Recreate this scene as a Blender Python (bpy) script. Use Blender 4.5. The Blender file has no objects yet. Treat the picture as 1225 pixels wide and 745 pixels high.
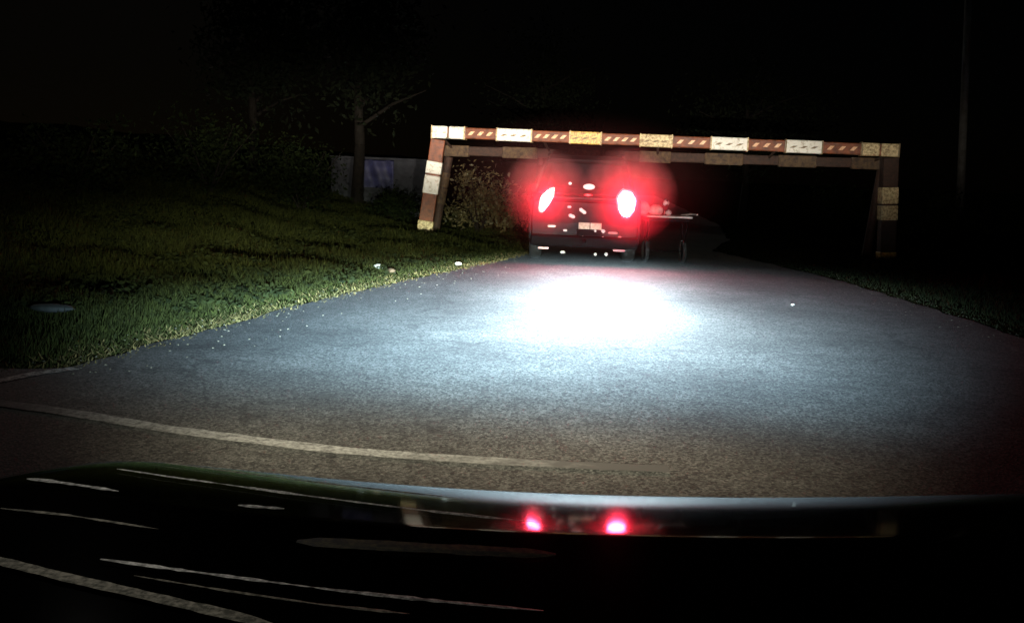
import bpy, bmesh, math, random
import numpy as np
from mathutils import Vector, Matrix
R = math.radians
random.seed(7); rng = np.random.default_rng(7)
scene = bpy.context.scene
C = scene.collection

# ---------------------------------------------------------------- camera
F, W, H = 1250.0, 1225.0, 745.0
CAM = Vector((0, 0, 1.35))
ROT = Matrix.Rotation(R(90 - 7.6), 3, 'X') @ Matrix.Rotation(R(2.4), 3, 'Z')
cd = bpy.data.cameras.new('camera'); cam = bpy.data.objects.new('camera', cd); C.objects.link(cam)
cd.sensor_width = 36; cd.lens = 36 * F / W; cd.clip_start = 0.05; cd.clip_end = 3000
cam.matrix_world = Matrix.Translation(CAM) @ ROT.to_4x4()
scene.camera = cam

def ray(px, py):
    return (ROT @ Vector(((px - W/2)/F, (H/2 - py)/F, -1))).normalized()
def at(px, py, z=0.0):
    """point of the photograph on the level z"""
    d = ray(px, py); t = (z - CAM.z)/d.z
    return CAM + d*t
def atY(px, py, Y):
    d = ray(px, py); return CAM + d*(Y/d.y)

# ---------------------------------------------------------------- night sky, added low sun lamp, exposure
w = bpy.data.worlds.new('World'); scene.world = w; w.use_nodes = True
nt = w.node_tree; bg = nt.nodes['Background']
sky = nt.nodes.new('ShaderNodeTexSky'); sky.sky_type = 'NISHITA'; sky.sun_disc = False
sky.sun_elevation = R(22); sky.sun_rotation = R(-21)
nt.links.new(sky.outputs[0], bg.inputs[0]); bg.inputs[1].default_value = 0.00005
sd = bpy.data.lights.new('glint_sun', 'SUN'); sd.energy = 0.10; sd.angle = R(0.5); sd.color = (1, .95, .85)  # added lamp, aimed from ahead so the bonnet strips glint
glint_sun = bpy.data.objects.new('glint_sun', sd); C.objects.link(glint_sun)
md = Vector((math.sin(R(-21))*math.cos(R(22)), math.cos(R(-21))*math.cos(R(22)), math.sin(R(22))))
glint_sun.rotation_euler = md.to_track_quat('Z', 'Y').to_euler()
vs = scene.view_settings; vs.view_transform = 'Standard'; vs.look = 'None'; vs.exposure = 0; vs.gamma = 1
vs.use_curve_mapping = False

# ---------------------------------------------------------------- helpers
def tag(o, label=None, cat=None, group=None, kind=None):
    if label: o['label'] = label
    if cat: o['category'] = cat
    if group: o['group'] = group
    if kind: o['kind'] = kind
    return o
def empty(name, loc, rz=0, label=None, cat=None, group=None):
    o = bpy.data.objects.new(name, None); C.objects.link(o)
    o.location = loc; o.rotation_euler = (0, 0, rz); o.empty_display_size = .2
    return tag(o, label, cat, group)
def link(name, me, m, parent=None):
    o = bpy.data.objects.new(name, me); C.objects.link(o)
    if m: me.materials.append(m)
    if parent: o.parent = parent
    return o
def mesh_np(name, V, Fc, m, parent=None, smooth=False):
    me = bpy.data.meshes.new(name); me.from_pydata([tuple(v) for v in V], [], [tuple(f) for f in Fc])
    if smooth: me.polygons.foreach_set('use_smooth', [True]*len(me.polygons))
    me.update(); return link(name, me, m, parent)
class MB:
    def __init__(s): s.b = bmesh.new()
    def box(s, lo, hi, bev=0.0, M=None, seg=2):
        t = bmesh.new(); bmesh.ops.create_cube(t, size=1)
        lo = Vector(lo); hi = Vector(hi)
        for v in t.verts: v.co = Vector([(lo[i]+hi[i])/2 + v.co[i]*(hi[i]-lo[i]) for i in range(3)])
        if bev: bmesh.ops.bevel(t, geom=t.edges[:], offset=bev, segments=seg, affect='EDGES', profile=.5)
        s.merge(t, M); return s
    def merge(s, t, M=None):
        if M: bmesh.ops.transform(t, matrix=M, verts=t.verts)
        me = bpy.data.meshes.new('t'); t.to_mesh(me); t.free(); s.b.from_mesh(me); bpy.data.meshes.remove(me)
    def cyl(s, a, b, r, r2=None, n=20):
        a = Vector(a); b = Vector(b); t = bmesh.new(); d = b-a
        bmesh.ops.create_cone(t, cap_ends=True, segments=n, radius1=r, radius2=r if r2 is None else r2, depth=d.length)
        s.merge(t, Matrix.Translation((a+b)/2) @ d.to_track_quat('Z', 'Y').to_matrix().to_4x4()); return s
    def sphere(s, c, r, sc=(1, 1, 1), n=20, jit=0):
        t = bmesh.new(); bmesh.ops.create_uvsphere(t, u_segments=n, v_segments=max(6, n//2), radius=r)
        for v in t.verts: v.co = Vector((v.co.x*sc[0], v.co.y*sc[1], v.co.z*sc[2]))*(1+random.uniform(-jit, jit)) + Vector(c)
        s.merge(t); return s
    def prism(s, pts, y0, y1, bev=0.0):            # outline in x,z thickened along y
        t = bmesh.new(); vs_ = [t.verts.new((x, y0, z)) for x, z in pts]; f = t.faces.new(vs_)
        g = bmesh.ops.extrude_face_region(t, geom=[f])
        for v in g['geom']:
            if isinstance(v, bmesh.types.BMVert): v.co.y = y1
        bmesh.ops.recalc_face_normals(t, faces=t.faces)
        if bev: bmesh.ops.bevel(t, geom=t.edges[:], offset=bev, segments=2, affect='EDGES')
        s.merge(t); return s
    def torus(s, c, Rr, r, n=32, k=12):            # axis along x
        V = []; Fc = []
        for i in range(n):
            a = 2*math.pi*i/n
            for j in range(k):
                b = 2*math.pi*j/k; q = Rr + r*math.cos(b)*.8
                V.append((c[0]+r*math.sin(b)*1.15, c[1]+q*math.cos(a), c[2]+q*math.sin(a)))
        t = bmesh.new(); vv = [t.verts.new(p) for p in V]
        for i in range(n):
            for j in range(k): t.faces.new([vv[i*k+j], vv[((i+1) % n)*k+j], vv[((i+1) % n)*k+(j+1) % k], vv[i*k+(j+1) % k]])
        bmesh.ops.recalc_face_normals(t, faces=t.faces); s.merge(t); return s
    def build(s, name, m, parent=None, smooth=False):
        me = bpy.data.meshes.new(name); s.b.to_mesh(me); s.b.free()
        if smooth: me.polygons.foreach_set('use_smooth', [True]*len(me.polygons))
        return link(name, me, m, parent)

# ---------------------------------------------------------------- materials
def mat(name, col, rough=.6, metal=0, spec=.5, coat=0, emit=None, es=0, n1=None, col2=None, bump=0, n1s=8, thr=(.35, .65), coords='Object'):
    m = bpy.data.materials.new(name); m.use_nodes = True; t = m.node_tree; p = t.nodes['Principled BSDF']
    p.inputs['Base Color'].default_value = (*col, 1); p.inputs['Roughness'].default_value = rough
    p.inputs['Metallic'].default_value = metal; p.inputs['Specular IOR Level'].default_value = spec
    p.inputs['Coat Weight'].default_value = coat; p.inputs['Coat Roughness'].default_value = .03
    if emit: p.inputs['Emission Color'].default_value = (*emit, 1); p.inputs['Emission Strength'].default_value = es
    if col2 is not None:
        tc = t.nodes.new('ShaderNodeTexCoord'); nz = t.nodes.new('ShaderNodeTexNoise')
        nz.inputs['Scale'].default_value = n1s; nz.inputs['Detail'].default_value = 6; nz.inputs['Roughness'].default_value = .65
        t.links.new(tc.outputs[coords], nz.inputs['Vector'])
        cr = t.nodes.new('ShaderNodeValToRGB'); cr.color_ramp.elements[0].position = thr[0]; cr.color_ramp.elements[1].position = thr[1]
        cr.color_ramp.elements[0].color = (*col2, 1); cr.color_ramp.elements[1].color = (*col, 1)
        t.links.new(nz.outputs[0], cr.inputs[0]); t.links.new(cr.outputs[0], p.inputs['Base Color'])
        if bump:
            bp = t.nodes.new('ShaderNodeBump'); bp.inputs['Strength'].default_value = bump; bp.inputs['Distance'].default_value = .01
            t.links.new(nz.outputs[0], bp.inputs['Height']); t.links.new(bp.outputs[0], p.inputs['Normal'])
    return m

def asphalt():
    m = bpy.data.materials.new('asphalt'); m.use_nodes = True; t = m.node_tree; p = t.nodes['Principled BSDF']
    tc = t.nodes.new('ShaderNodeTexCoord')
    def noise(s, d=2, r=.5):
        n = t.nodes.new('ShaderNodeTexNoise'); n.inputs['Scale'].default_value = s; n.inputs['Detail'].default_value = d
        n.inputs['Roughness'].default_value = r; t.links.new(tc.outputs['Object'], n.inputs['Vector']); return n.outputs[0]
    def ramp(src, a, b, c0, c1):
        cr = t.nodes.new('ShaderNodeValToRGB'); cr.color_ramp.elements[0].position = a; cr.color_ramp.elements[1].position = b
        cr.color_ramp.elements[0].color = (*c0, 1); cr.color_ramp.elements[1].color = (*c1, 1); t.links.new(src, cr.inputs[0]); return cr.outputs[0]
    def mix(a, b, mode, f=1.0):
        x = t.nodes.new('ShaderNodeMix'); x.data_type = 'RGBA'; x.blend_type = mode; x.inputs[0].default_value = f
        t.links.new(a, x.inputs[6]); t.links.new(b, x.inputs[7]); return x.outputs[2]
    v = t.nodes.new('ShaderNodeTexVoronoi'); v.inputs['Scale'].default_value = 70; t.links.new(tc.outputs['Object'], v.inputs['Vector'])
    stones = ramp(v.outputs['Color'], .15, .95, (.022, .021, .02), (.115, .11, .1))
    fine = ramp(noise(120, 2, .7), .35, .65, (.45,)*3, (1.5,)*3)
    big = ramp(noise(.55, 5, .65), .32, .68, (.55,)*3, (1.3,)*3)
    wear = ramp(noise(6, 4, .6), .3, .75, (.8,)*3, (1.2,)*3)
    c = mix(mix(mix(stones, fine, 'MULTIPLY'), big, 'MULTIPLY'), wear, 'MULTIPLY')
    # dark tar cracks
    vc = t.nodes.new('ShaderNodeTexVoronoi'); vc.feature = 'DISTANCE_TO_EDGE'; vc.inputs['Scale'].default_value = .2
    wz = t.nodes.new('ShaderNodeTexNoise'); wz.inputs['Scale'].default_value = 2.2; wz.inputs['Detail'].default_value = 5
    t.links.new(tc.outputs['Object'], wz.inputs['Vector'])
    ad = t.nodes.new('ShaderNodeVectorMath'); ad.operation = 'MULTIPLY_ADD'; ad.inputs[1].default_value = (.9, .9, 0)
    t.links.new(wz.outputs['Color'], ad.inputs[0]); t.links.new(tc.outputs['Object'], ad.inputs[2]); t.links.new(ad.outputs[0], vc.inputs['Vector'])
    crack = ramp(vc.outputs['Distance'], .001, .006, (.55,)*3, (1,)*3)
    c = mix(c, crack, 'MULTIPLY', 1)
    t.links.new(c, p.inputs['Base Color']); p.inputs['Roughness'].default_value = .85; p.inputs['Specular IOR Level'].default_value = .25
    bp = t.nodes.new('ShaderNodeBump'); bp.inputs['Strength'].default_value = .5; bp.inputs['Distance'].default_value = .006
    t.links.new(v.outputs['Distance'], bp.inputs['Height']); t.links.new(bp.outputs[0], p.inputs['Normal'])
    return m
def wear_ends(m):
    t = m.node_tree; p = t.nodes['Principled BSDF']; src = p.inputs['Base Color'].links[0].from_socket
    tc = t.nodes.new('ShaderNodeTexCoord'); sp = t.nodes.new('ShaderNodeSeparateXYZ'); t.links.new(tc.outputs['Object'], sp.inputs[0])
    nz = t.nodes.new('ShaderNodeTexNoise'); nz.inputs['Scale'].default_value = 9; nz.inputs['Detail'].default_value = 6; t.links.new(tc.outputs['Object'], nz.inputs['Vector'])
    def mr(a, b):
        ad = t.nodes.new('ShaderNodeMath'); ad.operation = 'MULTIPLY_ADD'; ad.inputs[1].default_value = 1.2; t.links.new(nz.outputs[0], ad.inputs[0]); t.links.new(sp.outputs[0], ad.inputs[2])
        n = t.nodes.new('ShaderNodeMapRange'); n.inputs[1].default_value = a+.6; n.inputs[2].default_value = b+.6; t.links.new(ad.outputs[0], n.inputs[0]); return n.outputs[0]
    mx = t.nodes.new('ShaderNodeMath'); mx.operation = 'MAXIMUM'; t.links.new(mr(-.7, .35), mx.inputs[0]); t.links.new(mr(-2.3, -2.9), mx.inputs[1])
    x = t.nodes.new('ShaderNodeMix'); x.data_type = 'RGBA'; t.links.new(mx.outputs[0], x.inputs[0]); t.links.new(src, x.inputs[6]); x.inputs[7].default_value = (.07, .068, .064, 1)
    t.links.new(x.outputs[2], p.inputs['Base Color'])
M = {}
M['asphalt'] = asphalt()
M['soil'] = mat('soil', (.016, .016, .006), 1, col2=(.006, .008, .003), n1s=3, bump=.6, spec=0)
M['white_line'] = mat('worn_white_line', (.32, .31, .29), .8, col2=(.09, .085, .08), n1s=38, thr=(.36, .62), spec=.2)
wear_ends(M['white_line'])
M['faded_line'] = mat('faded_white_line', (.6, .57, .5), .8, col2=(.08, .075, .07), n1s=38, thr=(.42, .62), spec=.2)
M['grass'] = mat('grass_blades', (.026, .027, .0045), .9, col2=(.009, .010, .0025), n1s=9, spec=.1, thr=(.3, .7))
M['grass_dark'] = mat('dark_grass', (.014, .016, .006), .9, col2=(.005, .006, .003), n1s=9, spec=.05)
M['dry'] = mat('dry_grass', (.10, .068, .024), .9, col2=(.04, .034, .012), n1s=4, spec=.1)
M['leaf'] = mat('leaf', (.011, .015, .004), .9, spec=.05, col2=(.002, .004, .001), n1s=6)
M['weed'] = mat('weed_leaf', (.018, .020, .005), .9, col2=(.005, .007, .002), n1s=5, spec=.08)
M['leafb'] = mat('leaf_brown', (.12, .085, .035), .6, col2=(.03, .03, .012), n1s=5, spec=.3)
M['far_leaf'] = mat('far_leaf', (.008, .010, .004), .9, col2=(.003, .005, .002), n1s=4, spec=.1)
M['bark'] = mat('bark', (.014, .011, .008), .9, col2=(.006, .005, .004), n1s=12, spec=.1, bump=.8)
M['wpaint'] = mat('white_sleeve_paint', (.84, .80, .70), .5, col2=(.42, .34, .22), n1s=14, thr=(.3, .48))
M['wpaint_old'] = mat('dirty_white_paint', (.72, .56, .3), .55, col2=(.24, .14, .05), n1s=22, thr=(.38, .58))
M['ypaint'] = mat('yellow_sleeve_paint', (.78, .5, .12), .5, col2=(.24, .1, .03), n1s=26, thr=(.38, .56))
M['rpaint'] = mat('rust_red_paint', (.26, .06, .013), .6, col2=(.08, .022, .008), n1s=9)
M['rust'] = mat('rusty_brown_steel', (.055, .022, .011), .8, col2=(.02, .009, .005), n1s=16, bump=.4)
M['rust_pale'] = mat('rusty_faded_paint', (.11, .062, .026), .8, col2=(.03, .015, .008), n1s=14)
M['tape'] = mat('cream_tape', (.9, .6, .36), .5, col2=(.7, .3, .12), n1s=30)
M['tape_dark'] = mat('brown_tape', (.3, .2, .09), .6, col2=(.12, .08, .04), n1s=30)
M['black_paint'] = mat('black_car_paint', (.003, .003, .0035), .07, coat=0, spec=.5)
M['black_paint'].node_tree.nodes['Principled BSDF'].inputs['IOR'].default_value = 1.07
M['black_paint'].node_tree.nodes['Principled BSDF'].inputs['Specular Tint'].default_value = (.5, .66, 1, 1)
M['bumper'] = mat('black_plastic', (.003, .003, .0033), .7, spec=.06)
M['car_dark'] = mat('dark_car_paint', (.006, .004, .0045), .5, spec=.10, col2=(.003, .002, .0025), n1s=3)
M['glass'] = mat('dark_glass', (.006, .006, .007), .08, spec=.3)
M['chrome'] = mat('chrome', (.85, .85, .88), .22, metal=1)
M['white_plastic'] = mat('pale_plastic', (.8, .8, .82), .35, col2=(.6, .6, .62), n1s=40)
M['plate'] = mat('number_plate', (.8, .74, .6), .5, col2=(.5, .42, .3), n1s=30)
M['rubber'] = mat('rubber', (.02, .02, .02), .85, col2=(.012, .012, .012), n1s=30)
M['rim'] = mat('rim_alloy', (.35, .35, .37), .35, metal=.8)
M['red_lens'] = mat('red_lens', (.5, .03, .04), .2, coat=.6)
M['tail'] = mat('lit_tail_lamp', (.6, .05, .06), .3, emit=(1, .03, .08), es=480)
M['gravel'] = mat('gravel', (.10, .085, .06), .9, col2=(.07, .06, .04), n1s=30, spec=.1)
M['stone'] = mat('pale_stone', (.6, .57, .48), .8, col2=(.35, .32, .25), n1s=20, bump=.4)
M['concrete'] = mat('concrete', (.035, .035, .042), .9, col2=(.016, .016, .02), n1s=5, bump=.3)
M['soil_grey'] = mat('grey_sheet', (.035, .035, .034), .9, col2=(.012, .013, .01), n1s=7)
M['blue_sheet'] = mat('blue_sheet', (.035, .036, .11), .6, col2=(.015, .016, .045), n1s=4)
M['pole'] = mat('pole_wood', (.13, .12, .11), .9, col2=(.07, .06, .05), n1s=6)
M['wood'] = mat('pale_board', (.75, .68, .66), .4, col2=(.5, .42, .4), n1s=10, coat=.3)
M['sack'] = mat('pale_sack', (.7, .55, .55), .6, col2=(.42, .3, .3), n1s=12)
M['strip'] = mat('bright_reflection', (.9, .9, .86), .6, metal=1, col2=(.25, .25, .24), n1s=110, thr=(.38, .6))  # this and the next two: bonnet reflections put into strip colours
M['dull_band'] = mat('dull_yellow_reflection', (.10, .08, .028), .6, metal=1, col2=(.006, .006, .003), n1s=90, thr=(.42, .62))
M['strip_dim'] = mat('dull_reflection', (.5, .47, .38), .62, metal=1, col2=(.1, .1, .07), n1s=110, thr=(.4, .62))

# ---------------------------------------------------------------- headlamp beams of the camera car
YAW = R(4.5)                      # the car points a little to the right of the camera
HEAD = Vector((math.sin(YAW), math.cos(YAW), 0)); SIDE = Vector((math.cos(YAW), -math.sin(YAW), 0))
CARC = Vector((.12, 0, 0))
def beam(loc, parent, gain=.5, toe=0.0):
    ld = bpy.data.lights.new('headlamp_beam', 'POINT'); ld.energy = 4*math.pi*math.pi/math.pi; ld.shadow_soft_size = .05
    ld.use_nodes = True; t = ld.node_tree; em = t.nodes['Emission']
    g = t.nodes.new('ShaderNodeNewGeometry'); sp = t.nodes.new('ShaderNodeSeparateXYZ')
    neg = t.nodes.new('ShaderNodeVectorMath'); neg.operation = 'SCALE'; neg.inputs['Scale'].default_value = 1.0
    t.links.new(g.outputs['Normal'], neg.inputs[0]); t.links.new(neg.outputs[0], sp.inputs[0])
    def m(op, a, b=None, c=None, clamp=False):
        n = t.nodes.new('ShaderNodeMath'); n.operation = op; n.use_clamp = clamp
        for i, v in enumerate((a, b, c)):
            if v is None: continue
            if isinstance(v, (int, float)): n.inputs[i].default_value = v
            else: t.links.new(v, n.inputs[i])
        return n.outputs[0]
    el = m('MULTIPLY', m('ARCSINE', sp.outputs[2]), 180/math.pi)
    az = m('MULTIPLY', m('ARCTAN2', sp.outputs[0], sp.outputs[1]), 180/math.pi)
    def gauss(x, c, s):
        q = m('DIVIDE', m('SUBTRACT', x, c), s); return m('EXPONENT', m('MULTIPLY', m('MULTIPLY', q, q), -.5))
    def step(x, a, b):
        n = t.nodes.new('ShaderNodeMapRange'); n.interpolation_type = 'SMOOTHSTEP'
        n.inputs[1].default_value = a; n.inputs[2].default_value = b; t.links.new(x, n.inputs[0]); return n.outputs[0]
    lim = m('ADD', -3.0, m('MULTIPLY', m('MINIMUM', m('ADD', az, 6), 0), .055))       # dipped cut-off, lower towards the left
    rel = m('SUBTRACT', el, lim)
    cut = m('SUBTRACT', 1, step(rel, -.1, .7))
    soft = m('SUBTRACT', 1, step(rel, -.9, .9))
    side = m('MULTIPLY', step(az, -33, -9), m('SUBTRACT', 1, step(az, 12, 31)))
    hot = m('MULTIPLY', m('MULTIPLY', gauss(az, 5.4+toe, 3.1), gauss(el, -3.75, .85)), 105000)
    hot2 = m('MULTIPLY', m('MULTIPLY', gauss(az, 5.0+toe, 7.5), gauss(el, -4.3, 1.4)), 23000)
    hot = m('ADD', hot, hot2)
    hot = m('MULTIPLY', hot, cut)
    wide = m('MULTIPLY', m('MULTIPLY', gauss(az, 2, 13.5), gauss(el, -5.0, 2.0)), 12500)
    wide = m('MULTIPLY', m('MULTIPLY', wide, side), soft)
    near = m('MULTIPLY', m('MULTIPLY', gauss(az, -4, 16), gauss(el, -9.6, 3.6)), 520)
    near = m('MULTIPLY', near, side)
    up = m('MULTIPLY', m('MULTIPLY', gauss(az, -1, 11), gauss(el, 4.0, 1.8)), 2300)
    low = m('MULTIPLY', m('MULTIPLY', gauss(az, -10, 9), gauss(el, -1.8, 1.2)), 1300)
    cols = [((.66, .88, 1.0), hot), ((.45, .77, 1.0), wide), ((1, .94, .70), near), ((1, .92, .78), up), ((.9, 1, .75), low)]
    acc = None
    for col, v in cols:
        n = t.nodes.new('ShaderNodeVectorMath'); n.operation = 'SCALE'; n.inputs[0].default_value = col; t.links.new(v, n.inputs['Scale'])
        if acc is None: acc = n.outputs[0]
        else:
            a = t.nodes.new('ShaderNodeVectorMath'); a.operation = 'ADD'; t.links.new(acc, a.inputs[0]); t.links.new(n.outputs[0], a.inputs[1]); acc = a.outputs[0]
    t.links.new(acc, em.inputs['Color']); em.inputs['Strength'].default_value = gain
    o = bpy.data.objects.new('headlamp_beam', ld); C.objects.link(o); o.location = loc
    if parent: o.parent = parent
    return o

# ---------------------------------------------------------------- ground
EL = [at(*p) for p in ((90, 440), (200, 408), (350, 368), (480, 337), (600, 312), (645, 300))]
ER = [at(*p) for p in ((1225, 405), (1130, 375), (1000, 335), (930, 318), (850, 300))]
left = [(-26, 4.6), (-12, 5.3), (-4.4, 6.0)] + [(p.x, p.y) for p in EL] + [(.9, 24), (1.3, 32), (2.4, 50), (5, 80)]
right = [(10.5, 80), (7.8, 50), (6.2, 32), (4.9, 24)] + [(p.x, p.y) for p in reversed(ER)] + [(5.2, 8.2), (6.8, 7.2), (12, 6.2), (26, 5.6)]
poly = left + right + [(26, -20), (-26, -20)]
def dense(pts, n=10, j=.05):
    out = []
    for a, b in zip(pts, pts[1:]):
        L = math.hypot(b[0]-a[0], b[1]-a[1]); k = max(1, int(L/.25)) if L < 14 else int(L/1.0)
        for i in range(k):
            q = i/k; out.append((a[0]+(b[0]-a[0])*q+random.uniform(-j, j), a[1]+(b[1]-a[1])*q+random.uniform(-j, j)))
    out.append(pts[-1]); return out
polyd = dense(left, j=.045) + dense(right, j=.045) + [(26, -20), (-26, -20)]
PA = np.array(poly)
def sd(X, Y):
    """signed distance to the road outline, positive outside"""
    X = np.asarray(X, float); Y = np.asarray(Y, float); d = np.full(X.shape, 1e9); ins = np.zeros(X.shape, bool)
    n = len(PA)
    for i in range(n):
        a = PA[i]; b = PA[(i+1) % n]; e = b-a
        t = np.clip(((X-a[0])*e[0]+(Y-a[1])*e[1])/(e@e), 0, 1)
        d = np.minimum(d, np.hypot(X-a[0]-t*e[0], Y-a[1]-t*e[1]))
        if a[1] != b[1]:
            c = ((a[1] > Y) != (b[1] > Y)) & (X < (b[0]-a[0])*(Y-a[1])/(b[1]-a[1])+a[0]); ins ^= c
    return np.where(ins, -d, d)
def ss(a, b, x): t = np.clip((x-a)/(b-a), 0, 1); return t*t*(3-2*t)
def ground(X, Y):
    X = np.asarray(X, float); Y = np.asarray(Y, float); d = sd(X, Y)
    leftside = ss(1.5, -.5, X-.03*Y)
    z = -.012 + leftside*(.05*ss(0, 2.2, d) + 1.0*ss(1.9, 9, d) + 1.3*ss(6, 20, d)) + (1-leftside)*(.02*ss(0, 3, d)+.3*ss(4, 16, d))
    z = z + ss(.2, 2, d)*(.05*np.sin(1.7*X+.6*Y)+.04*np.sin(2.3*Y-1.1*X+1)+.03*np.sin(4.1*X+3.3*Y)) 
    return z - .05*ss(0, -.3, d)
def axis(a, b, st, far):
    c = list(np.arange(a, b, st)); s = st
    while c[-1] < far: s *= 1.25; c.append(c[-1]+s)
    s = st; lo = [a]
    while lo[-1] > -far: s *= 1.25; lo.append(lo[-1]-s)
    return np.array(lo[:0:-1]+c)
xs = axis(-22, 20, .3, 900); ys = axis(-4, 44, .3, 900)
GX, GY = np.meshgrid(xs, ys); GZ = ground(GX, GY)
nx = len(xs); ny = len(ys)
V = np.stack([GX.ravel(), GY.ravel(), GZ.ravel()], 1)
idx = np.arange(nx*ny).reshape(ny, nx)
Fc = np.stack([idx[:-1, :-1].ravel(), idx[:-1, 1:].ravel(), idx[1:, 1:].ravel(), idx[1:, :-1].ravel()], 1)
tag(mesh_np('ground', V.tolist(), Fc.tolist(), M['soil'], smooth=True), kind='structure')
bm = bmesh.new(); f = bm.faces.new([bm.verts.new((x, y, .006)) for x, y in polyd]); bmesh.ops.triangulate(bm, faces=bm.faces)
bmesh.ops.recalc_face_normals(bm, faces=bm.faces)
me = bpy.data.meshes.new('road'); bm.to_mesh(me); bm.free(); tag(link('road', me, M['asphalt']), kind='structure')

def line(pts, wd, z, name='road_marking', m='white_line'):
    P = [at(*p) for p in pts]; V = []; Fc = []; Q = []
    for a, b in zip(P, P[1:]):
        k = max(1, int((b-a).length/.08))
        Q += [a.lerp(b, i/k) for i in range(k)]
    Q.append(P[-1])
    for i, p in enumerate(Q):
        t = (Q[min(i+1, len(Q)-1)] - Q[max(i-1, 0)]).normalized(); n = Vector((-t.y, t.x, 0)); e = i/(len(Q)-1)
        wv = wd*(1 + random.uniform(-.08, .08))
        V += [(p.x+n.x*wv/2, p.y+n.y*wv/2, z), (p.x-n.x*wv/2, p.y-n.y*wv/2, z)]
    for i in range(len(Q)-1): Fc.append((2*i, 2*i+1, 2*i+3, 2*i+2))
    return tag(mesh_np(name, V, Fc, M[m]), kind='structure')
line([(-160, 470), (0, 484), (60, 492), (100, 498), (200, 515), (300, 528), (400, 540), (500, 548), (600, 554), (720, 560), (800, 563)], .12, .011)
line([(-160, 478), (0, 457), (45, 448), (90, 442)], .10, .011, m='faded_line')

# ---------------------------------------------------------------- grass
def scatter(n, xr, yr, dmin, dmax, bias=None):
    X = rng.uniform(*xr, n); Y = rng.uniform(yr[0]**.5, yr[1]**.5, n)**2 if yr[0] >= 0 else rng.uniform(*yr, n)
    d = sd(X, Y); k = (d > dmin) & (d < dmax); return X[k], Y[k], d[k]
def blades(name, X, Y, h, wd, m, lean=.5):
    n = len(X); Z = ground(X, Y)-.01; a = rng.uniform(0, 2*math.pi, n); l = rng.uniform(0, lean, n)*h; b = rng.uniform(0, 2*math.pi, n)
    V = np.empty((n, 3, 3)); dx = np.cos(a)*wd/2; dy = np.sin(a)*wd/2
    V[:, 0] = np.stack([X-dx, Y-dy, Z], 1); V[:, 1] = np.stack([X+dx, Y+dy, Z], 1)
    V[:, 2] = np.stack([X+np.cos(b)*l, Y+np.sin(b)*l, Z+h], 1)
    me = bpy.data.meshes.new(name); me.vertices.add(3*n); me.loops.add(3*n); me.polygons.add(n)
    me.vertices.foreach_set('co', V.ravel()); me.loops.foreach_set('vertex_index', np.arange(3*n))
    me.polygons.foreach_set('loop_start', np.arange(0, 3*n, 3)); me.polygons.foreach_set('loop_total', np.full(n, 3)); me.update()
    return tag(link(name, me, m), kind='stuff')
X, Y, d = scatter(420000, (-16, 1.5), (4.5, 27), .02, 14)
clump = .5+.5*np.sin(2.1*X+1.3*Y)*np.sin(1.7*Y-.9*X) + rng.uniform(-.3, .3, len(X))
h = (.03+.07*np.clip(clump, 0, 1.2))*ss(-.1, 1.2, d)*rng.uniform(.5, 1.6, len(X)) + .025
blades('grass', X, Y, h, .012+.0008*Y, M['grass'], .9)
X, Y, d = scatter(130000, (2, 16), (6, 30), .02, 9)
blades('grass', X, Y, (.04+.1*rng.random(len(X)))*ss(-.1, 1.2, d)+.02, .014+.0008*Y, M['grass_dark'], .9)
X, Y, d = scatter(260000, (-6, 8), (4.5, 24), -.10, .5)
k = (X < 2) & (rng.random(len(X)) < np.clip(1.1-d/.42, .1, 1)*(.45+.55*(np.sin(5*X+3*Y)*np.sin(2.3*Y) > -.3))); X, Y, d = X[k], Y[k], d[k]
blades('dry_grass', X, Y, .012+.045*rng.random(len(X)), .014+.001*Y, M['dry'], 2.2)
# gravel on the verge and the road edge
def pebbles():
    X = rng.uniform(-4, 6.5, 9000); Y = rng.uniform(2.4, 4.9, 9000)**2; d = sd(X, Y); k = (d > -.7) & (d < .8) & (rng.random(9000) < np.exp(-np.abs(d)*2.4)); X = X[k]; Y = Y[k]
    V = []; Fc = []
    for x, y, z in zip(X, Y, np.maximum(ground(X, Y), .006)):
        s = random.uniform(.003, .012); b = len(V)
        for q in ((1, 0, .2), (-.2, 1, .1), (-1, -.1, .2), (0, -1, .1), (.1, .1, 1)): V.append((x+q[0]*s*random.uniform(.6, 1.2), y+q[1]*s*random.uniform(.6, 1.2), z+q[2]*s*.8))
        Fc += [(b, b+1, b+4), (b+1, b+2, b+4), (b+2, b+3, b+4), (b+3, b, b+4)]
    return tag(mesh_np('gravel', V, Fc, M['gravel']), kind='stuff')
pebbles()

def weeds():
    X = rng.uniform(-12, 1, 5200); Y = rng.uniform(2.4, 4.9, 5200)**2; d = sd(X, Y); k = (d > .35) & (d < 9) & (Y > 8.5) & (rng.random(5200) < .35+.6*(np.sin(.9*X+1.1*Y)*np.sin(1.3*Y-.4*X) > .1)); X = X[k]; Y = Y[k]; Z = ground(X, Y)
    n = 9; P = np.stack([np.repeat(X, n), np.repeat(Y, n), np.repeat(Z, n)], 1) + rng.normal(size=(len(X)*n, 3))*[.05, .05, .02] + [0, 0, .07]
    a = rng.normal(size=P.shape)*[1, 1, .45]; a /= np.linalg.norm(a, axis=1)[:, None]; b = np.cross(a, rng.normal(size=P.shape)); b /= np.linalg.norm(b, axis=1)[:, None]
    sz = rng.uniform(.012, .045, len(P))[:, None]; m_ = len(P)
    V = np.stack([P-a*sz, P+b*sz*.5, P+a*sz, P-b*sz*.5], 1).reshape(-1, 3)
    return tag(mesh_np('weeds', V.tolist(), np.arange(4*m_).reshape(-1, 4).tolist(), M['weed']), kind='stuff')
weeds()

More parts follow.
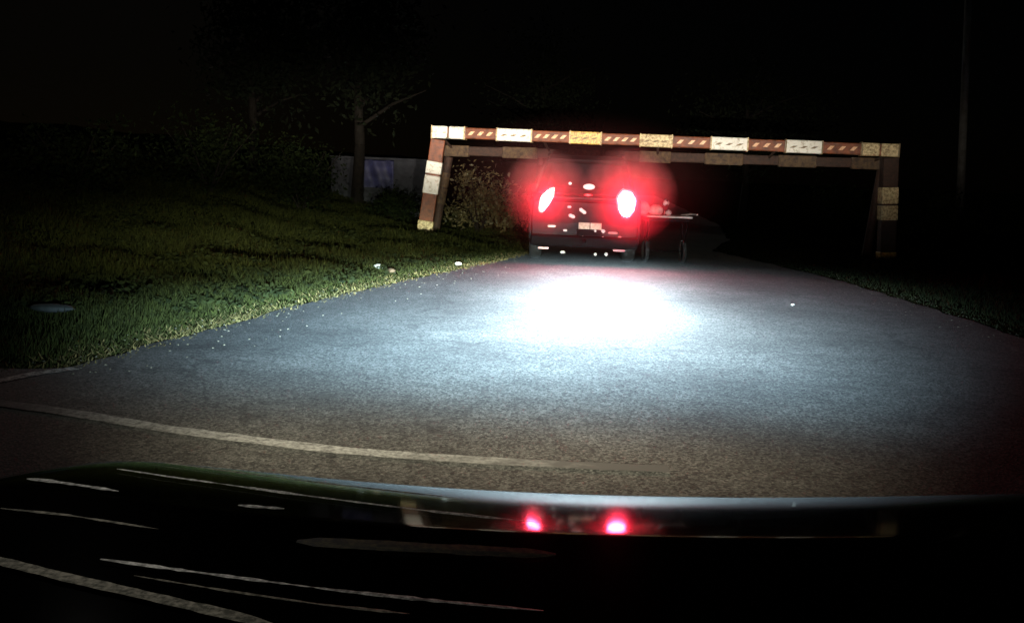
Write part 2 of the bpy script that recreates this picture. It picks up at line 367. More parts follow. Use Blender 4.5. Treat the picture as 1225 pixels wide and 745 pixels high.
# single pale stones and litter seen on the verge
def gz(x, y): return float(ground(np.array([x]), np.array([y]))[0])
def on_ground(px, py):
    p = at(px, py)
    for _ in range(12): p = at(px, py, max(gz(p.x, p.y), .006))
    return p
def stone(px, py, s, label, sc=(1.3, .8, .6), m='stone'):
    p = on_ground(px, py); o = MB().sphere((0, 0, s*sc[2]*.55), s, sc, 10, .12).build('stone', M[m], smooth=True)
    o.location = p; o.location.z += .02; o.rotation_euler.z = random.uniform(-.5, .5); return tag(o, label, 'stone')
stone(453, 322, .055, 'brightest white stone on the grass near the road edge')
stone(417, 290, .04, 'small pale stone in the grass left of the gantry foot')
stone(548, 318, .04, 'small pale stone on the edge between grass and road, below the gantry post')
stone(948, 367, .016, 'tiny pale stone lying alone on the right half of the road')
stone(467, 327, .05, 'brownish stone just right of the brightest white stone', m='rust_pale')
o = MB().sphere((0, 0, .03), .11, (1.6, .7, .3), 16, .14).build('crumpled_paper', M['soil_grey'], smooth=True)
o.location = on_ground(62, 380); o.location.z += .05; tag(o, 'flat grey crumpled sheet lying on the dark grass at the far left', 'litter')

# ---------------------------------------------------------------- plants
def leaves(name, P, size, m, parent):
    n = len(P); a = rng.normal(size=(n, 3)); a /= np.linalg.norm(a, axis=1)[:, None]
    b = np.cross(a, rng.normal(size=(n, 3))); b /= np.linalg.norm(b, axis=1)[:, None]
    s = size*rng.uniform(.5, 1.3, n)[:, None]
    V = np.stack([P-a*s, P+b*s*.45, P+a*s, P-b*s*.45], 1).reshape(-1, 3)
    me = bpy.data.meshes.new(name); me.vertices.add(4*n); me.loops.add(4*n); me.polygons.add(n)
    me.vertices.foreach_set('co', V.ravel()); me.loops.foreach_set('vertex_index', np.arange(4*n))
    me.polygons.foreach_set('loop_start', np.arange(0, 4*n, 4)); me.polygons.foreach_set('loop_total', np.full(n, 4)); me.update()
    return link(name, me, m, parent)
def clumps(c, r, k, n, sc=(1, 1, 1), cr=.35):
    c = np.array(c, float); out = []
    for _ in range(k):
        v = rng.normal(size=3); v /= np.linalg.norm(v); q = c + v*np.array(sc)*r*rng.uniform(.3, 1)
        u = rng.normal(size=(n, 3)); out.append(q + u*r*cr*rng.uniform(.35, .7))
    return np.concatenate(out)
def tube(mb, pts, r0, r1, n=8):
    for i in range(len(pts)-1):
        a = r0+(r1-r0)*i/(len(pts)-1); b = r0+(r1-r0)*(i+1)/(len(pts)-1); mb.cyl(pts[i], pts[i+1], a, b, n)
def tree(name, x, y, h, r, label, n=130, k=30, m='leaf', group=None):
    z = gz(x, y); t = empty(name, (x, y, z), 0, label, 'tree', group)
    mb = MB(); top = Vector((random.uniform(-.3, .3), 0, h*.75))
    pts = [Vector((0, 0, -.1)), Vector((.05, .03, h*.25)), Vector((-.04, .05, h*.5)), top]
    tube(mb, pts, .16, .05); tk = mb.build('trunk', M['bark'], t, True)
    for i in range(6):
        a = i*1.05+random.random(); s = Vector((0, 0, h*(.32+.07*i))); e = s+Vector((math.cos(a)*r*.8, math.sin(a)*r*.8, h*.16))
        mb = MB(); tube(mb, [s, s.lerp(e, .5)+Vector((0, 0, .1)), e], .055, .015, 6); mb.build('limb', M['bark'], t, True)
    P = clumps((0, 0, h*.68), r, k, n, (1, 1, h*.38/r)); P = P[P[:, 2] > h*.18]
    leaves('crown', P, .085, M[m], t); return t
def bush(x, y, r, h, label, k=22, n=110, m='leaf', size=.05):
    z = gz(x, y); t = empty('bush', (x, y, z), 0, label, 'bush', None)
    for i in range(6):
        a = i*1.1; mb = MB(); tube(mb, [Vector((0, 0, -.05)), Vector((math.cos(a)*r*.3, math.sin(a)*r*.3, h*.45)), Vector((math.cos(a)*r*.6, math.sin(a)*r*.6, h*.8))], .02, .006, 6); mb.build('stem', M['bark'], t)
    P = clumps((0, 0, h*.5), r*.8, k, n, (1, 1, h*.5/r)); P = P[P[:, 2] > 0]
    leaves('foliage', P, size, M[m], t); return t
def gy(px, Y): return atY(px, 300, Y).x
bush(gy(572, 22), 22, .95, 1.45, 'brown leafy bush behind the left post of the gantry', m='leafb')
bush(gy(622, 23.5), 23.5, .8, .9, 'low brown bush between the gantry bush and the car', m='leafb')
bush(gy(360, 21), 21, 1.3, 1.5, 'broad dark green bush in front of the blue sheeted wall', 26)
bush(gy(470, 22.5), 22.5, .8, .75, 'low green bush left of the gantry post, below the blue sheet', 16)
bush(gy(250, 19), 19, 1.4, 1.5, 'dark rounded bush on the grass bank, second from the left', 26)
bush(gy(90, 16), 16, 1.3, 1.2, 'dimmest bush on the bank at the far left', 24)
tree('tree', gy(425, 24), 24, 5.6, 1.9, 'loose dark tree above the grass bank left of the gantry', 130, 40, 'far_leaf')
tree('tree', gy(300, 26), 26, 4.6, 1.8, 'shorter dark tree on the bank, left of the loose tree', 130, 36, 'far_leaf')
tree('tree', gy(885, 34), 34, 5.0, 2.3, 'dark tree behind the right half of the gantry', 90, 30, 'far_leaf')
tree('tree', gy(640, 40), 40, 6.5, 2.8, 'dark tree beyond the gantry, straight behind the car', 90, 30, 'far_leaf')
bush(gy(1130, 22), 22, 1.4, 1.3, 'dark bush right of the right gantry post', 22)
bush(gy(1010, 27), 27, 1.6, 1.5, 'dark bush seen through the right end of the gantry', 22)

# wall with blue sheet
p0 = atY(396, 200, 25.5); z0 = gz(p0.x+1, 25.5)
ztop = atY(455, 191, 25.5).z
wt = empty('low_wall', (p0.x, 25.5, z0), 0, 'low grey wall with a blue sheet on it, behind the bushes left of the gantry', 'wall')
MB().box((0, 0, -.4), (2.6, .2, ztop-z0), .015).build('wall', M['concrete'], wt)
MB().box((-.04, -.04, ztop-z0), (2.64, .24, ztop-z0+.05), .01).build('coping', M['concrete'], wt)
t = bmesh.new(); bmesh.ops.create_grid(t, x_segments=24, y_segments=18, size=.5)
for v in t.verts:
    x, y = v.co.x, v.co.y; v.co = Vector((1.05+x*.95, -.06-.03*math.sin(14*x+3*y)-.02*math.sin(9*y), (ztop-z0)-.34+y*.66))
bmesh.ops.solidify(t, geom=t.faces[:], thickness=.006)
mb = MB(); mb.merge(t); mb.build('blue_sheet', M['blue_sheet'], wt, True)
# utility pole
pp = atY(1158, 205, 27); pt = atY(1166, -40, 27)
up = empty('utility_pole', (pp.x, 27, gz(pp.x, 27)), 0, 'thin pale leaning pole standing in the dark at the far right', 'pole')
bz = gz(pp.x, 27); mb = MB(); dx = (pt.x-pp.x)/(pt.z-pp.z); L = 7.2
mb.cyl((-.05, 0, -.1), (dx*L, 0, L), .11, .075, 16); mb.build('pole', M['pole'], up, True)
MB().box((dx*6.7-.7, -.05, 6.6), (dx*6.7+.7, .05, 6.72), .01).build('crossarm', M['pole'], up)
for s in (-.6, -.25, .25, .6):
    MB().cyl((dx*6.7+s, 0, 6.72), (dx*6.7+s, 0, 6.86), .035, .025, 10).build('insulator', M['concrete'], up)

# ---------------------------------------------------------------- height limit gantry
gl = at(507, 284); gr = at(1060, 312)
YG = gl.y; YR = gr.y
tl = atY(527, 158.5, YG); tr = atY(1066, 180.5, YR)
g = empty('height_limit_gantry', (gl.x, gl.y, 0), 0, 'red and white striped height limit gantry spanning the road', 'gantry')
org = Vector(g.location)
A = atY(517, 158, YG)-org; B = atY(1075, 180.5, YR)-org
def oriented(a, b):
    """frame with x along a->b, z upward"""
    x = (b-a).normalized(); y = Vector((0, 0, 1)).cross(x).normalized(); z = x.cross(y)
    return Matrix((x, y, z)).transposed().to_4x4(), (b-a).length
Mx, L = oriented(A, B); T = Matrix.Translation(A) @ Mx
hb = .106
MB().box((.01, -.11, -hb), (L-.01, .11, hb), .02, T).build('beam', M['rpaint'], g)
edges = [517, 560, 598, 643, 688, 728, 773, 813, 857, 902, 944, 988, 1031, 1075]
segs = [((edges[i]-517)/558*L, (edges[i+1]-517)/558*L) for i in range(0, 14, 2)]
for i, (a, b) in enumerate(segs):
    mname = 'ypaint' if i == 2 else ('wpaint' if i in (0, 1, 4, 5) else 'wpaint_old')  # third sleeve: the orange light on it is put into its colour
    mb = MB()
    if i in (0, 6):
        mid = (a+b)/2; mb.box((a, -.13, -hb-.012), (mid-.012, .13, hb+.012), .022, T, 3).box((mid+.012, -.13, -hb-.012), (b, .13, hb+.012), .022, T, 3)
    else: mb.box((a, -.13, -hb-.012), (b, .13, hb+.012), .022, T, 3)
    o = mb.build('sleeve', M[mname], g)
    if i == 2: o['label'] = 'yellow sleeve, third from the left'
    for e in (a+.004, b-.03):
        MB().box((e, -.138, -hb-.022), (e+.026, .138, hb+.022), .004, T).build('clamp_ring', M['wpaint_old' if i < 5 else 'tape_dark'], g)
def dash(mb, x, y, wd, h, sl, z=0.0):
    t = bmesh.new(); q = [(x-wd/2-sl, z-h), (x+wd/2-sl, z-h), (x+wd/2+sl, z+h), (x-wd/2+sl, z+h)]
    f = t.faces.new([t.verts.new((a, y, b)) for a, b in q]); e = bmesh.ops.extrude_face_region(t, geom=[f])
    for v in e['geom']:
        if isinstance(v, bmesh.types.BMVert): v.co.y = y-.004
    bmesh.ops.recalc_face_normals(t, faces=t.faces); mb.merge(t, T)
def tape(a, b, m, back, y, wd, h, sl, z):
    mb = MB(); mb.box((a, y+.001, z-h-.006), (b, y+.012, z+h+.006), 0, T); k = max(2, int((b-a)/.16)); stp = (b-a)/k
    for i in range(k): dash(mb, a+(i+.5)*stp, y, wd, h, sl, z)
    o = mb.build('hazard_tape', M[back], g); o.data.materials.append(M[m])
    for p in o.data.polygons[6:]: p.material_index = 1
for i in range(6): tape(segs[i][1]+.03, segs[i+1][0]-.03, 'tape', 'rpaint', -.124, .075, .036, .032, 0)
for i in range(1, 6): tape(segs[i][0]+.06, segs[i][1]-.07, 'tape_dark', ('ypaint' if i == 2 else 'wpaint' if i in (1, 4, 5) else 'wpaint_old'), -.144, .075, .02, .035, -.01)
# posts
def post(a, b, parts, wd=.14, dp=.12):
    """a foot, b head (local); parts: (from, to, material, name) as fractions of the height"""
    x = (b-a).normalized(); y = Vector((0, 1, 0)); s = y.cross(x).normalized(); y = x.cross(s).normalized()
    Mm = Matrix((s, y, x)).transposed().to_4x4(); Tm = Matrix.Translation(a) @ Mm; LL = (b-a).length
    for u0, u1, mm, nm, ex in parts:
        MB().box((-wd-ex, -dp-ex, u0*LL), (wd+ex, dp+ex, u1*LL), .015, Tm).build(nm, M[mm], g)
fl = Vector((0, 0, gz(org.x, org.y)-.05)); hl = atY(524.5, 167, YG)-org
def fr(py, y0, y1): return (y0-py)/(y0-y1)
lf = lambda py: fr(py, 284, 167)
post(fl, hl, [(0, 1.0, 'rpaint', 'post', 0), (lf(283), lf(263), 'wpaint_old', 'post_sleeve', .012), (lf(231), lf(209.5), 'wpaint', 'post_sleeve', .012), (lf(207.5), lf(193), 'wpaint', 'post_sleeve', .012)])
frr = Vector((gr.x, gr.y, gz(gr.x, gr.y)-.05))-org; hr = atY(1064, 189, YR)-org
rf = lambda py: fr(py, 312, 189)
post(frr, hr, [(0, 1.0, 'rust', 'post', 0), (rf(311), rf(295), 'ypaint', 'post_sleeve', .012), (rf(259), rf(242.5), 'wpaint_old', 'post_sleeve', .012), (rf(240.5), rf(222), 'wpaint_old', 'post_sleeve', .012)])
# rear lower frame
RY = .55
A2 = atY(531, 180, YG+RY)-org; B2 = atY(1056, 196, YR+RY)-org
Mx2, L2 = oriented(A2, B2); T2 = Matrix.Translation(A2) @ Mx2
MB().box((0, -.07, -.09), (L2, .07, .09), .02, T2).build('rear_beam', M['rust'], g)
for i, (a, b) in enumerate(((531, 563), (605, 648), (686, 730), (772, 810), (850, 895), (936, 980), (1020, 1056))):
    u0 = (a-531)/525*L2; u1 = (b-531)/525*L2
    MB().box((u0, -.085, -.115), (u1, .085, .105), .015, T2).build('rear_sleeve', M['rust_pale'], g)
f2 = Vector((at(524, 279).x, YG+RY, gz(at(524, 279).x, YG+RY)-.05))-org
x = atY(537, 188, YG+RY)-org
a, b = f2, x
s_ = (b-a).normalized()
for u0, u1, mm, nm, ex in ((0, 1, 'rust', 'rear_post', 0), (.40, .60, 'rust_pale', 'rear_sleeve', .01), (.62, .80, 'rust_pale', 'rear_sleeve', .01)):
    MB().cyl(a+(b-a)*u0, a+(b-a)*u1, .085+ex, None, 20).build(nm, M[mm], g, False)
f3 = Vector((gr.x-.2, YR+RY, gz(gr.x, YR+RY)-.05))-org
MB().cyl(f3, B2, .085, None, 20).build('rear_post', M['rust'], g)
for u in (.02, .25, .5, .75, .98):
    MB().cyl(A.lerp(B, u)+Vector((0, .08, -.08)), A2.lerp(B2, u)+Vector((0, -.05, .05)), .025, None, 10).build('brace', M['rust'], g)

# ---------------------------------------------------------------- car ahead
cb = at(697, 318)
car = empty('car', (cb.x, cb.y, .006), R(-1.5), 'dark car seen from behind, both red tail lamps lit, just before the gantry', 'car')
def hull(prof, wfun, m, name, parent, bev=.04):
    t = bmesh.new(); Lv = []; Rv = []
    for y, z in prof: Lv.append(t.verts.new((-wfun(z, y), y, z))); Rv.append(t.verts.new((wfun(z, y), y, z)))
    t.faces.new(Lv); t.faces.new(Rv[::-1]); n = len(prof)
    for i in range(n): t.faces.new([Lv[i], Rv[i], Rv[(i+1) % n], Lv[(i+1) % n]][::-1])
    bmesh.ops.recalc_face_normals(t, faces=t.faces)
    es = [e for e in t.edges if len(e.link_faces) == 2 and e.calc_face_angle(0) > .25]
    bmesh.ops.bevel(t, geom=es, offset=bev, segments=3, affect='EDGES'); bmesh.ops.triangulate(t, faces=[f for f in t.faces if len(f.verts) > 4])
    mb = MB(); mb.merge(t); return mb.build(name, m, parent)
wbody = lambda z, y: .83 - .05*max(0, (z-.85)) - .04*max(0, .5-z) - (.06 if y > 3.7 else 0)
hull([(0.02, .34), (0, .62), (.03, .98), (.12, 1.05), (3.0, 1.0), (3.8, .92), (4.02, .72), (4.05, .34), (3.9, .26), (.12, .26)], wbody, M['car_dark'], 'body', car, .05)
wcab = lambda z, y: .78 - .30*(z-1.0)
hull([(.08, 1.02), (.28, 1.55), (.5, 1.64), (2.0, 1.64), (2.3, 1.6), (2.95, 1.0)], wcab, M['car_dark'], 'cabin', car, .05)
def slab(quad, y0off, name, m, parent=car, th=.012):
    """quad of points, thickened along its normal"""
    t = bmesh.new(); f = t.faces.new([t.verts.new(p) for p in quad]); f.normal_update(); n = f.normal.copy()
    e = bmesh.ops.extrude_face_region(t, geom=[f])
    for v in e['geom']:
        if isinstance(v, bmesh.types.BMVert): v.co += n*th
    bmesh.ops.recalc_face_normals(t, faces=t.faces); mb = MB(); mb.merge(t); return mb.build(name, m, parent)
slab([(-.58, .125, 1.14), (.58, .125, 1.14), (.50, .25, 1.5), (-.50, .25, 1.5)], 0, 'rear_window', M['glass'], th=.02)
for s in (-1, 1):
    for (ya, yb) in ((.45, 1.15), (1.22, 1.95)):
        z0_, z1_ = 1.1, 1.48
        slab([(s*(wcab(z0_, 0)-.004), ya, z0_), (s*(wcab(z0_, 0)-.004), yb+(.25 if yb > 1.5 else 0), z0_), (s*(wcab(z1_, 0)-.004), yb, z1_), (s*(wcab(z1_, 0)-.004), ya, z1_)], 0, 'side_window', M['glass'], th=.012*(1 if s < 0 else -1)*-1)
slab([(-.62, 2.87, 1.1), (.62, 2.87, 1.1), (.56, 2.40, 1.52), (-.56, 2.40, 1.52)], 0, 'windscreen', M['glass'], th=.02)
def lozenge(s):
    # tall slanted lamp, top leaning inwards to the centre of the tailgate
    pts = [(-.075, -.13), (-.035, -.165), (.03, -.07), (.085, .06), (.085, .165), (.02, .14), (-.06, .04)]
    if s > 0: return [(-.10, -.09), (-.045, -.18), (.04, -.2), (.12, -.10), (.14, .06), (.07, .17), (-.05, .19), (-.125, .08)]
    pts = [(x*1.15, z) for x, z in pts]
    return pts
for s in (-1, 1):
    mb = MB(); mb.prism([(x+s*.595, z+.945) for x, z in lozenge(s)], -.035, .04, .012); l = mb.build('tail_lamp', M['tail'], car)
    l['label'] = 'lit red tail lamp, ' + ('left' if s < 0 else 'right')
    mb = MB(); mb.prism([(x*1.25+s*.595, z*1.2+.945) for x, z in lozenge(s)], -.02, .05, .01); mb.build('lamp_surround', M['red_lens'], l)
MB().sphere((.04, .085, 1.17), .06, (1.5, .3, .75)).build('high_brake_lamp', M['white_plastic'], car, True)
MB().sphere((.03, .0, 1.05), .05, (1.4, .3, .5)).build('badge', M['red_lens'], car, True)
MB().box((-.09, -.03, .545), (.075, .0, .64), .004).box((.085, -.03, .545), (.25, .0, .64), .004).build('number_plate', M['plate'], car)
MB().box((-.12, -.025, .41), (.27, -.001, .535), .01).build('plate_recess', M['bumper'], car)
def bit(x, z, w_, h_, rot, nm, m='white_plastic'):
    t = bmesh.new(); bmesh.ops.create_cube(t, size=1); bmesh.ops.scale(t, vec=(w_, .03, h_), verts=t.verts)
    bmesh.ops.bevel(t, geom=t.edges[:], offset=min(w_, h_)*.25, segments=2, affect='EDGES')
    mb = MB(); mb.merge(t, Matrix.Translation((x, -.02, z)) @ Matrix.Rotation(rot, 4, 'Y')); return mb.build(nm, M[m], car)
def cpx(px, py): # photo pixel -> local x,z on the car's tail
    p = atY(px, py, cb.y); return p.x-cb.x, p.z
for px, py, w_, h_, ro, nm in ((684, 259, .1, .05, .35, 'tailgate_handle'), (697, 253, .12, .05, .6, 'emblem'), (681, 248, .06, .035, 0, 'emblem'), (676, 276, .06, .03, 0, 'plate_lamp'),
        (677, 284, .07, .035, -.2, 'plate_lamp'), (697, 284, .035, .035, 0, 'bolt_cap'), (712, 277, .05, .045, 0, 'parking_sensor'), (721, 277, .07, .055, 0, 'parking_sensor'), (712, 286, .055, .05, 0, 'parking_sensor'),
        (720.5, 287, .075, .09, 0, 'tow_socket'), (712, 304.5, .045, .04, 0, 'exhaust_tip'), (725, 304.5, .055, .05, 0, 'exhaust_tip'), (673, 302, .07, .04, 0, 'hitch_pin'), (682, 220, .04, .035, 0, 'washer_jet')):
    x, z = cpx(px, py); bit(x, z, w_, h_, ro, nm)
for px, py, w_ in ((660, 271, .12), (650, 297, .16), (740, 300, .18), (733, 279, .14), (741, 284, .05)):
    x, z = cpx(px, py); bit(x, z, w_, .03, 0, 'reflector', 'red_lens')
MB().box((-.80, -.07, .27), (.80, .10, .44), .03).build('rear_bumper', M['bumper'], car)
MB().cyl((.0, -.12, .33), (.0, .1, .33), .025).sphere((0, -.13, .37), .03).build('tow_hitch', M['bumper'], car)
for x in (-.66, .66):
    for y in (.72, 3.25):
        wh = empty('wheel', (x+(.06 if x > 0 else -.06), y, .33)); wh.parent = car
        MB().torus((0, 0, 0), .25, .085).build('tyre', M['rubber'], wh, True)
        mb = MB(); mb.cyl((-.07, 0, 0), (.07, 0, 0), .2, None, 28)
        for k in range(5):
            a = k*2*math.pi/5; mb.cyl((.075*(1 if x > 0 else -1), 0, 0), (.08*(1 if x > 0 else -1), math.cos(a)*.18, math.sin(a)*.18), .022, .016, 8)
        mb.build('rim', M['rim'], wh)
    MB().box((x*1.2-.09, 2.45, 1.02), (x*1.2+.09, 2.55, 1.16), .03).build('side_mirror', M['car_dark'], car)
    MB().cyl((x*.86, .55, 1.665), (x*.86, 2.1, 1.665), .018).build('roof_rail', M['bumper'], car)

HALO = .72
# tinted volume added as a red halo round the tail lamps, thinning outwards
halo_vol = MB().sphere((0, 0, 0), 1.0, (2.3, 1.1, 1.15), 48).build('lamp_halo', None, None, True)
halo_vol.location = car.location + Vector((0, -.12, 1.16)); halo_vol.rotation_euler = car.rotation_euler
mm = bpy.data.materials.new('halo_vol'); mm.use_nodes = True; t = mm.node_tree; t.nodes.remove(t.nodes['Principled BSDF'])
pv = t.nodes.new('ShaderNodeVolumePrincipled'); pv.inputs['Color'].default_value = (.95, .45, .45, 1); pv.inputs['Density'].default_value = .10
pv.inputs['Anisotropy'].default_value = 0
tc = t.nodes.new('ShaderNodeTexCoord')
def vm(op, a, b=None, c=None):
    n = t.nodes.new('ShaderNodeMath'); n.operation = op
    for i, v in enumerate((a, b, c)):
        if v is None: continue
        if isinstance(v, (int, float)): n.inputs[i].default_value = v
        else: t.links.new(v, n.inputs[i])
    return n.outputs[0]
def far(c, sc=(1, 1, 1)):
    mu = t.nodes.new('ShaderNodeVectorMath'); mu.operation = 'MULTIPLY'; mu.inputs[1].default_value = sc; t.links.new(tc.outputs['Object'], mu.inputs[0])
    ds = t.nodes.new('ShaderNodeVectorMath'); ds.operation = 'DISTANCE'; ds.inputs[1].default_value = c; t.links.new(mu.outputs[0], ds.inputs[0]); return ds.outputs['Value']
dens = vm('MULTIPLY', vm('SUBTRACT', 1, far((0, 0, 0), (1/2.3, 1/1.1, 1/1.15))), .04)
for s_, rr in ((-1, .66), (1, .74)):
    q_ = vm('MAXIMUM', vm('SUBTRACT', 1, vm('DIVIDE', far((s_*.61, 0, -.10)), rr)), 0)
    dens = vm('ADD', dens, vm('MULTIPLY', vm('POWER', q_, .8), HALO))
nz = t.nodes.new('ShaderNodeTexNoise'); nz.inputs['Scale'].default_value = 7; nz.inputs['Detail'].default_value = 5; t.links.new(tc.outputs['Object'], nz.inputs['Vector'])
dens = vm('MAXIMUM', vm('MULTIPLY', dens, vm('MULTIPLY_ADD', nz.outputs[0], 1.6, .2)), 0)
t.links.new(dens, pv.inputs['Density'])
t.links.new(pv.outputs[0], t.nodes['Material Output'].inputs['Volume']); halo_vol.data.materials.append(mm)
tag(halo_vol, kind='stuff')

# ---------------------------------------------------------------- flat hand cart right of the car
q = atY(797, 258, 16.6)
hc = empty('handcart', (q.x, 16.6, .006), R(4), 'low flat handcart with a pale deck and small sacks, right beside the dark car', 'cart')
dz = q.z
MB().box((-.36, -.28, dz-.03), (.36, .28, dz), .008).build('deck', M['wood'], hc)
MB().box((-.33, -.25, dz-.09), (.33, .25, dz-.032), .01).build('frame', M['bumper'], hc)
for s in (-1, 1):
    wh = empty('wheel', (s*.30, 0, .2)); wh.parent = hc
    MB().torus((0, 0, 0), .165, .03, 28, 10).build('tyre', M['rubber'], wh, True)
    mb = MB().cyl((-.02, 0, 0), (.02, 0, 0), .04)
    for k in range(8): mb.cyl((0, 0, 0), (0, math.cos(k*.785)*.15, math.sin(k*.785)*.15), .006, None, 6)
    mb.build('spokes', M['bumper'], wh)
    for y in (-.2, .2): MB().cyl((s*.30, y*.2, .2), (s*.30, y, dz-.08), .014).build('fork', M['bumper'], hc)
MB().cyl((-.3, 0, .2), (.3, 0, .2), .012).build('axle', M['bumper'], hc)
MB().cyl((.30, .26, dz), (.52, .4, dz+.02), .014).cyl((.52, .1, dz+.02), (.52, .6, dz+.02), .014).build('handle', M['wood'], hc)
for i, (px, py, r_, sc, lb) in enumerate(((768, 249, .13, (1, .8, .9), 'largest pale sack on the left end of the handcart'), (785, 246, .10, (1.2, .8, .9), 'pale sack in the middle of the handcart deck'),
        (797, 240, .05, (1, 1, 1), 'small pale ball on top of the load of the handcart'), (799, 249, .06, (1, 1, .9), 'smallest pale sack at the right of the handcart'))):
    p = atY(px, py, 16.5); rz_ = dz+r_*sc[2]*.9 if i != 2 else p.z
    o = MB().sphere((0, 0, 0), r_, sc, 16, .05).build('sack' if i != 2 else 'ball', M['sack'], None, True); o.location = (p.x, 16.5, rz_ if i != 2 else dz+.2)
    tag(o, lb, 'sack' if i != 2 else 'ball')
o = MB().box((-.02, -.02, 0), (.02, .02, .26), .004).build('post', M['bumper'], hc); o.location = (-.03, -.12, dz)

# ---------------------------------------------------------------- the camera car
oc = empty('black_car', (CARC.x, CARC.y, 0), 0, 'black car bonnet filling the bottom of the view, reflecting the tail lamps', 'car')
oc_loc = Vector(oc.location)
ZE = .80
epx = [(-260, 680), (-120, 615), (0, 572), (60, 557), (120, 550), (175, 551), (300, 563), (400, 573), (500, 581), (560, 585), (640, 589), (760, 593), (900, 595), (1050, 594), (1225, 590), (1350, 587), (1500, 581)]
E = [at(a, b, ZE) for a, b in epx]
ex = np.array([p.x for p in E]); ey = np.array([p.y for p in E])
us = np.linspace(-1.02, 1.12, 90)
k5 = lambda u: float(np.mean(np.interp(np.linspace(u-.07, u+.07, 15), ex, ey)))
front = [Vector((u, float(k5(u)), ZE)) for u in us]
nv = 70; V = []; 
vv = np.concatenate([np.linspace(0, .5, 45), np.linspace(.5, 1.45, 26)[1:]])
SL0, SL1, LAM = 11.9, 4.0, .42
zz = [0]
for a, b in zip(vv, vv[1:]):
    sl = float(np.interp((a+b)/2, [0, .1, .2, .28, .34, .40, .425, .445, .6, .8, 1.5], [12.2, 11.5, 10.4, 10.0, 9.6, 9.15, 8.9, 5.2, 4.6, 4.0, 3])); zz.append(zz[-1]+(b-a)*math.tan(R(sl)))
skirt = [(-.012, -.004), (-.03, -.018), (-.05, -.045), (-.065, -.09), (-.075, -.16), (-.09, -.3), (-.1, -.45), (-.08, -.56)]
rows = [(-a, b) for a, b in zip([s[0] for s in skirt[::-1]], [s[1] for s in skirt[::-1]])] + [(-v, z) for v, z in zip(vv, zz)]
def hoodz(u):   # side roll off
    e = max(0, abs(u-.2)-.93); return -1.6*e*e
for f_, z_ in rows:
    for p in front: 
        q = p + HEAD*f_; V.append((q.x-oc_loc.x, q.y-oc_loc.y, ZE+z_+hoodz(p.x)))
nu = len(us); Fc = [(j*nu+i, j*nu+i+1, (j+1)*nu+i+1, (j+1)*nu+i) for j in range(len(rows)-1) for i in range(nu-1)]
ns = len(skirt)
bn = [f for f in Fc if f[0]//nu >= 4]; bp_ = [f for f in Fc if f[0]//nu < 4]
def sub(name, fs, m):
    used = sorted({i for f in fs for i in f}); mp = {k: i for i, k in enumerate(used)}
    return mesh_np(name, [V[k] for k in used], [tuple(mp[i] for i in f) for f in fs], m, oc, True)
sub('bonnet', bn, M['black_paint']); sub('front_bumper', bp_, M['bumper'])
def surf(px, py):
    """point of the bonnet under a photograph pixel"""
    d = ray(px, py); t = .3
    while t < 6:
        p = CAM + d*t
        v = max(0.0, (float(k5(p.x))-p.y)/HEAD.y); z = ZE + float(np.interp(v, vv, zz)) + hoodz(p.x)
        if p.z < z: return p + Vector((0, 0, .0))
        t += .002
    return CAM + d*t
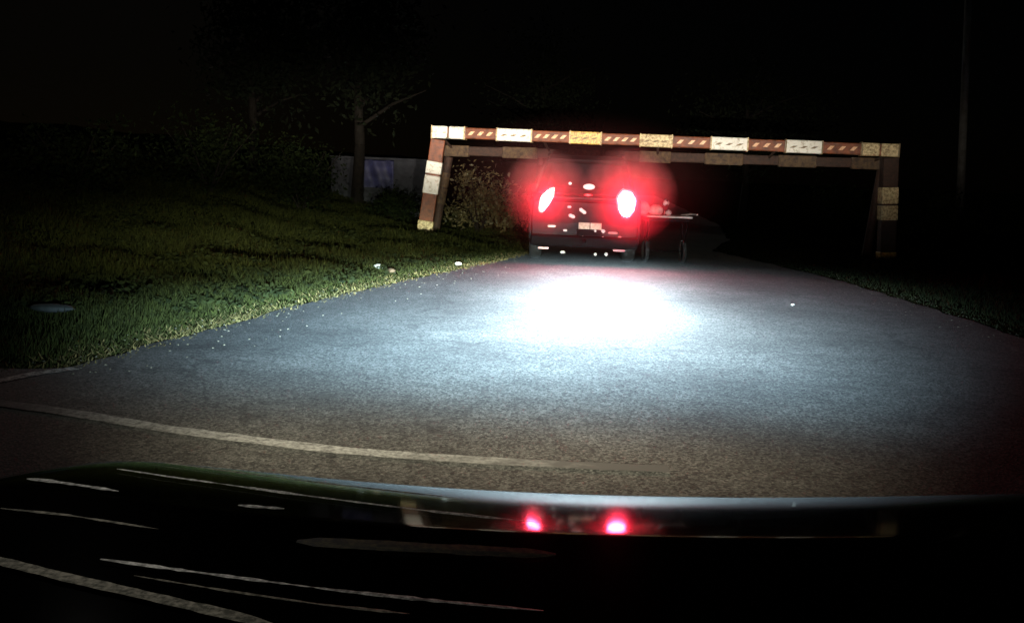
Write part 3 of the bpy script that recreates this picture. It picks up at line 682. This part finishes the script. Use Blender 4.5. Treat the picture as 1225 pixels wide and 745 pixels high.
def streak(pts, wd, m, tilt=0.0, lift=.0035, jit=.12):  # thin strip laid on the bonnet as a painted reflection
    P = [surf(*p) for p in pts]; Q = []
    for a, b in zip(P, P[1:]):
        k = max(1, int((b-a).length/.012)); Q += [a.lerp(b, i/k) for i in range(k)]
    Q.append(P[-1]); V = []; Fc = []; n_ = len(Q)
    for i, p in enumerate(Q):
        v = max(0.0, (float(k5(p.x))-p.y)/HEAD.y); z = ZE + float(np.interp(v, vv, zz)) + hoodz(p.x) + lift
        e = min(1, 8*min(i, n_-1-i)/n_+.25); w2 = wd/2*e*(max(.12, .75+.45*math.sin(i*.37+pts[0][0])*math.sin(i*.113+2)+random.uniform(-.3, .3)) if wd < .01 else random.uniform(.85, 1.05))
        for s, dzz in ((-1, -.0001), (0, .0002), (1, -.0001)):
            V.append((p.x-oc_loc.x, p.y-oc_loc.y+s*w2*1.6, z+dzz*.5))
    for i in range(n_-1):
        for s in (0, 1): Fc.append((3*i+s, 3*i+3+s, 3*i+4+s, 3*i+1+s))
    return mesh_np('reflection_streak', V, Fc, M[m], oc)
streak([(175, 553), (300, 569), (430, 585), (560, 599)], .0045, 'strip_dim')
streak([(140, 563), (200, 572), (350, 593), (500, 612), (640, 627)], .006, 'strip')
streak([(32, 575), (90, 582), (142, 590)], .008, 'strip')
streak([(285, 607), (340, 611)], .008, 'strip')
streak([(0, 611), (80, 619), (190, 636)], .004, 'strip_dim')
streak([(120, 672), (250, 690), (400, 709), (520, 722), (650, 734)], .0055, 'strip')
streak([(160, 692), (270, 710), (380, 726), (490, 738)], .0035, 'strip_dim')
streak([(-40, 664), (0, 674), (80, 694), (160, 712), (280, 740), (330, 752)], .013, 'strip_dim')
streak([(355, 650), (450, 655), (560, 661), (665, 666)], .022, 'dull_band')
for s in (-1, 1):
    base = Vector((.05+s*.66, float(k5(.05+s*.66)), .0))+HEAD*.075
    hl_ = empty('headlamp', base-oc_loc+Vector((0, 0, .63)), -YAW); hl_.parent = oc
    MB().sphere((0, -.02, 0), .12, (1.3, .45, .6)).build('lens', M['glass'], hl_, True)
    MB().cyl((0, -.08, 0), (0, .0, 0), .06).build('reflector', M['chrome'], hl_, True)
    beam(base-oc_loc+Vector((0, 0, .65))+HEAD*.09, oc, .5, -2.6*s)
    wh = empty('wheel', base-oc_loc+Vector((0, 0, .32))-HEAD*.75+SIDE*s*.02, -YAW); wh.parent = oc
    MB().torus((0, 0, 0), .24, .085).build('tyre', M['rubber'], wh, True); MB().cyl((-.06, 0, 0), (.06, 0, 0), .2).build('rim', M['rim'], wh)
MB().box((-.3, -.02, .3), (.3, .01, .42), .01, Matrix.Translation(HEAD*(float(k5(.05))+.1)+Vector((-.07, 0, 0))) @ Matrix.Rotation(-YAW, 4, 'Z')).build('grille', M['rubber'], oc)
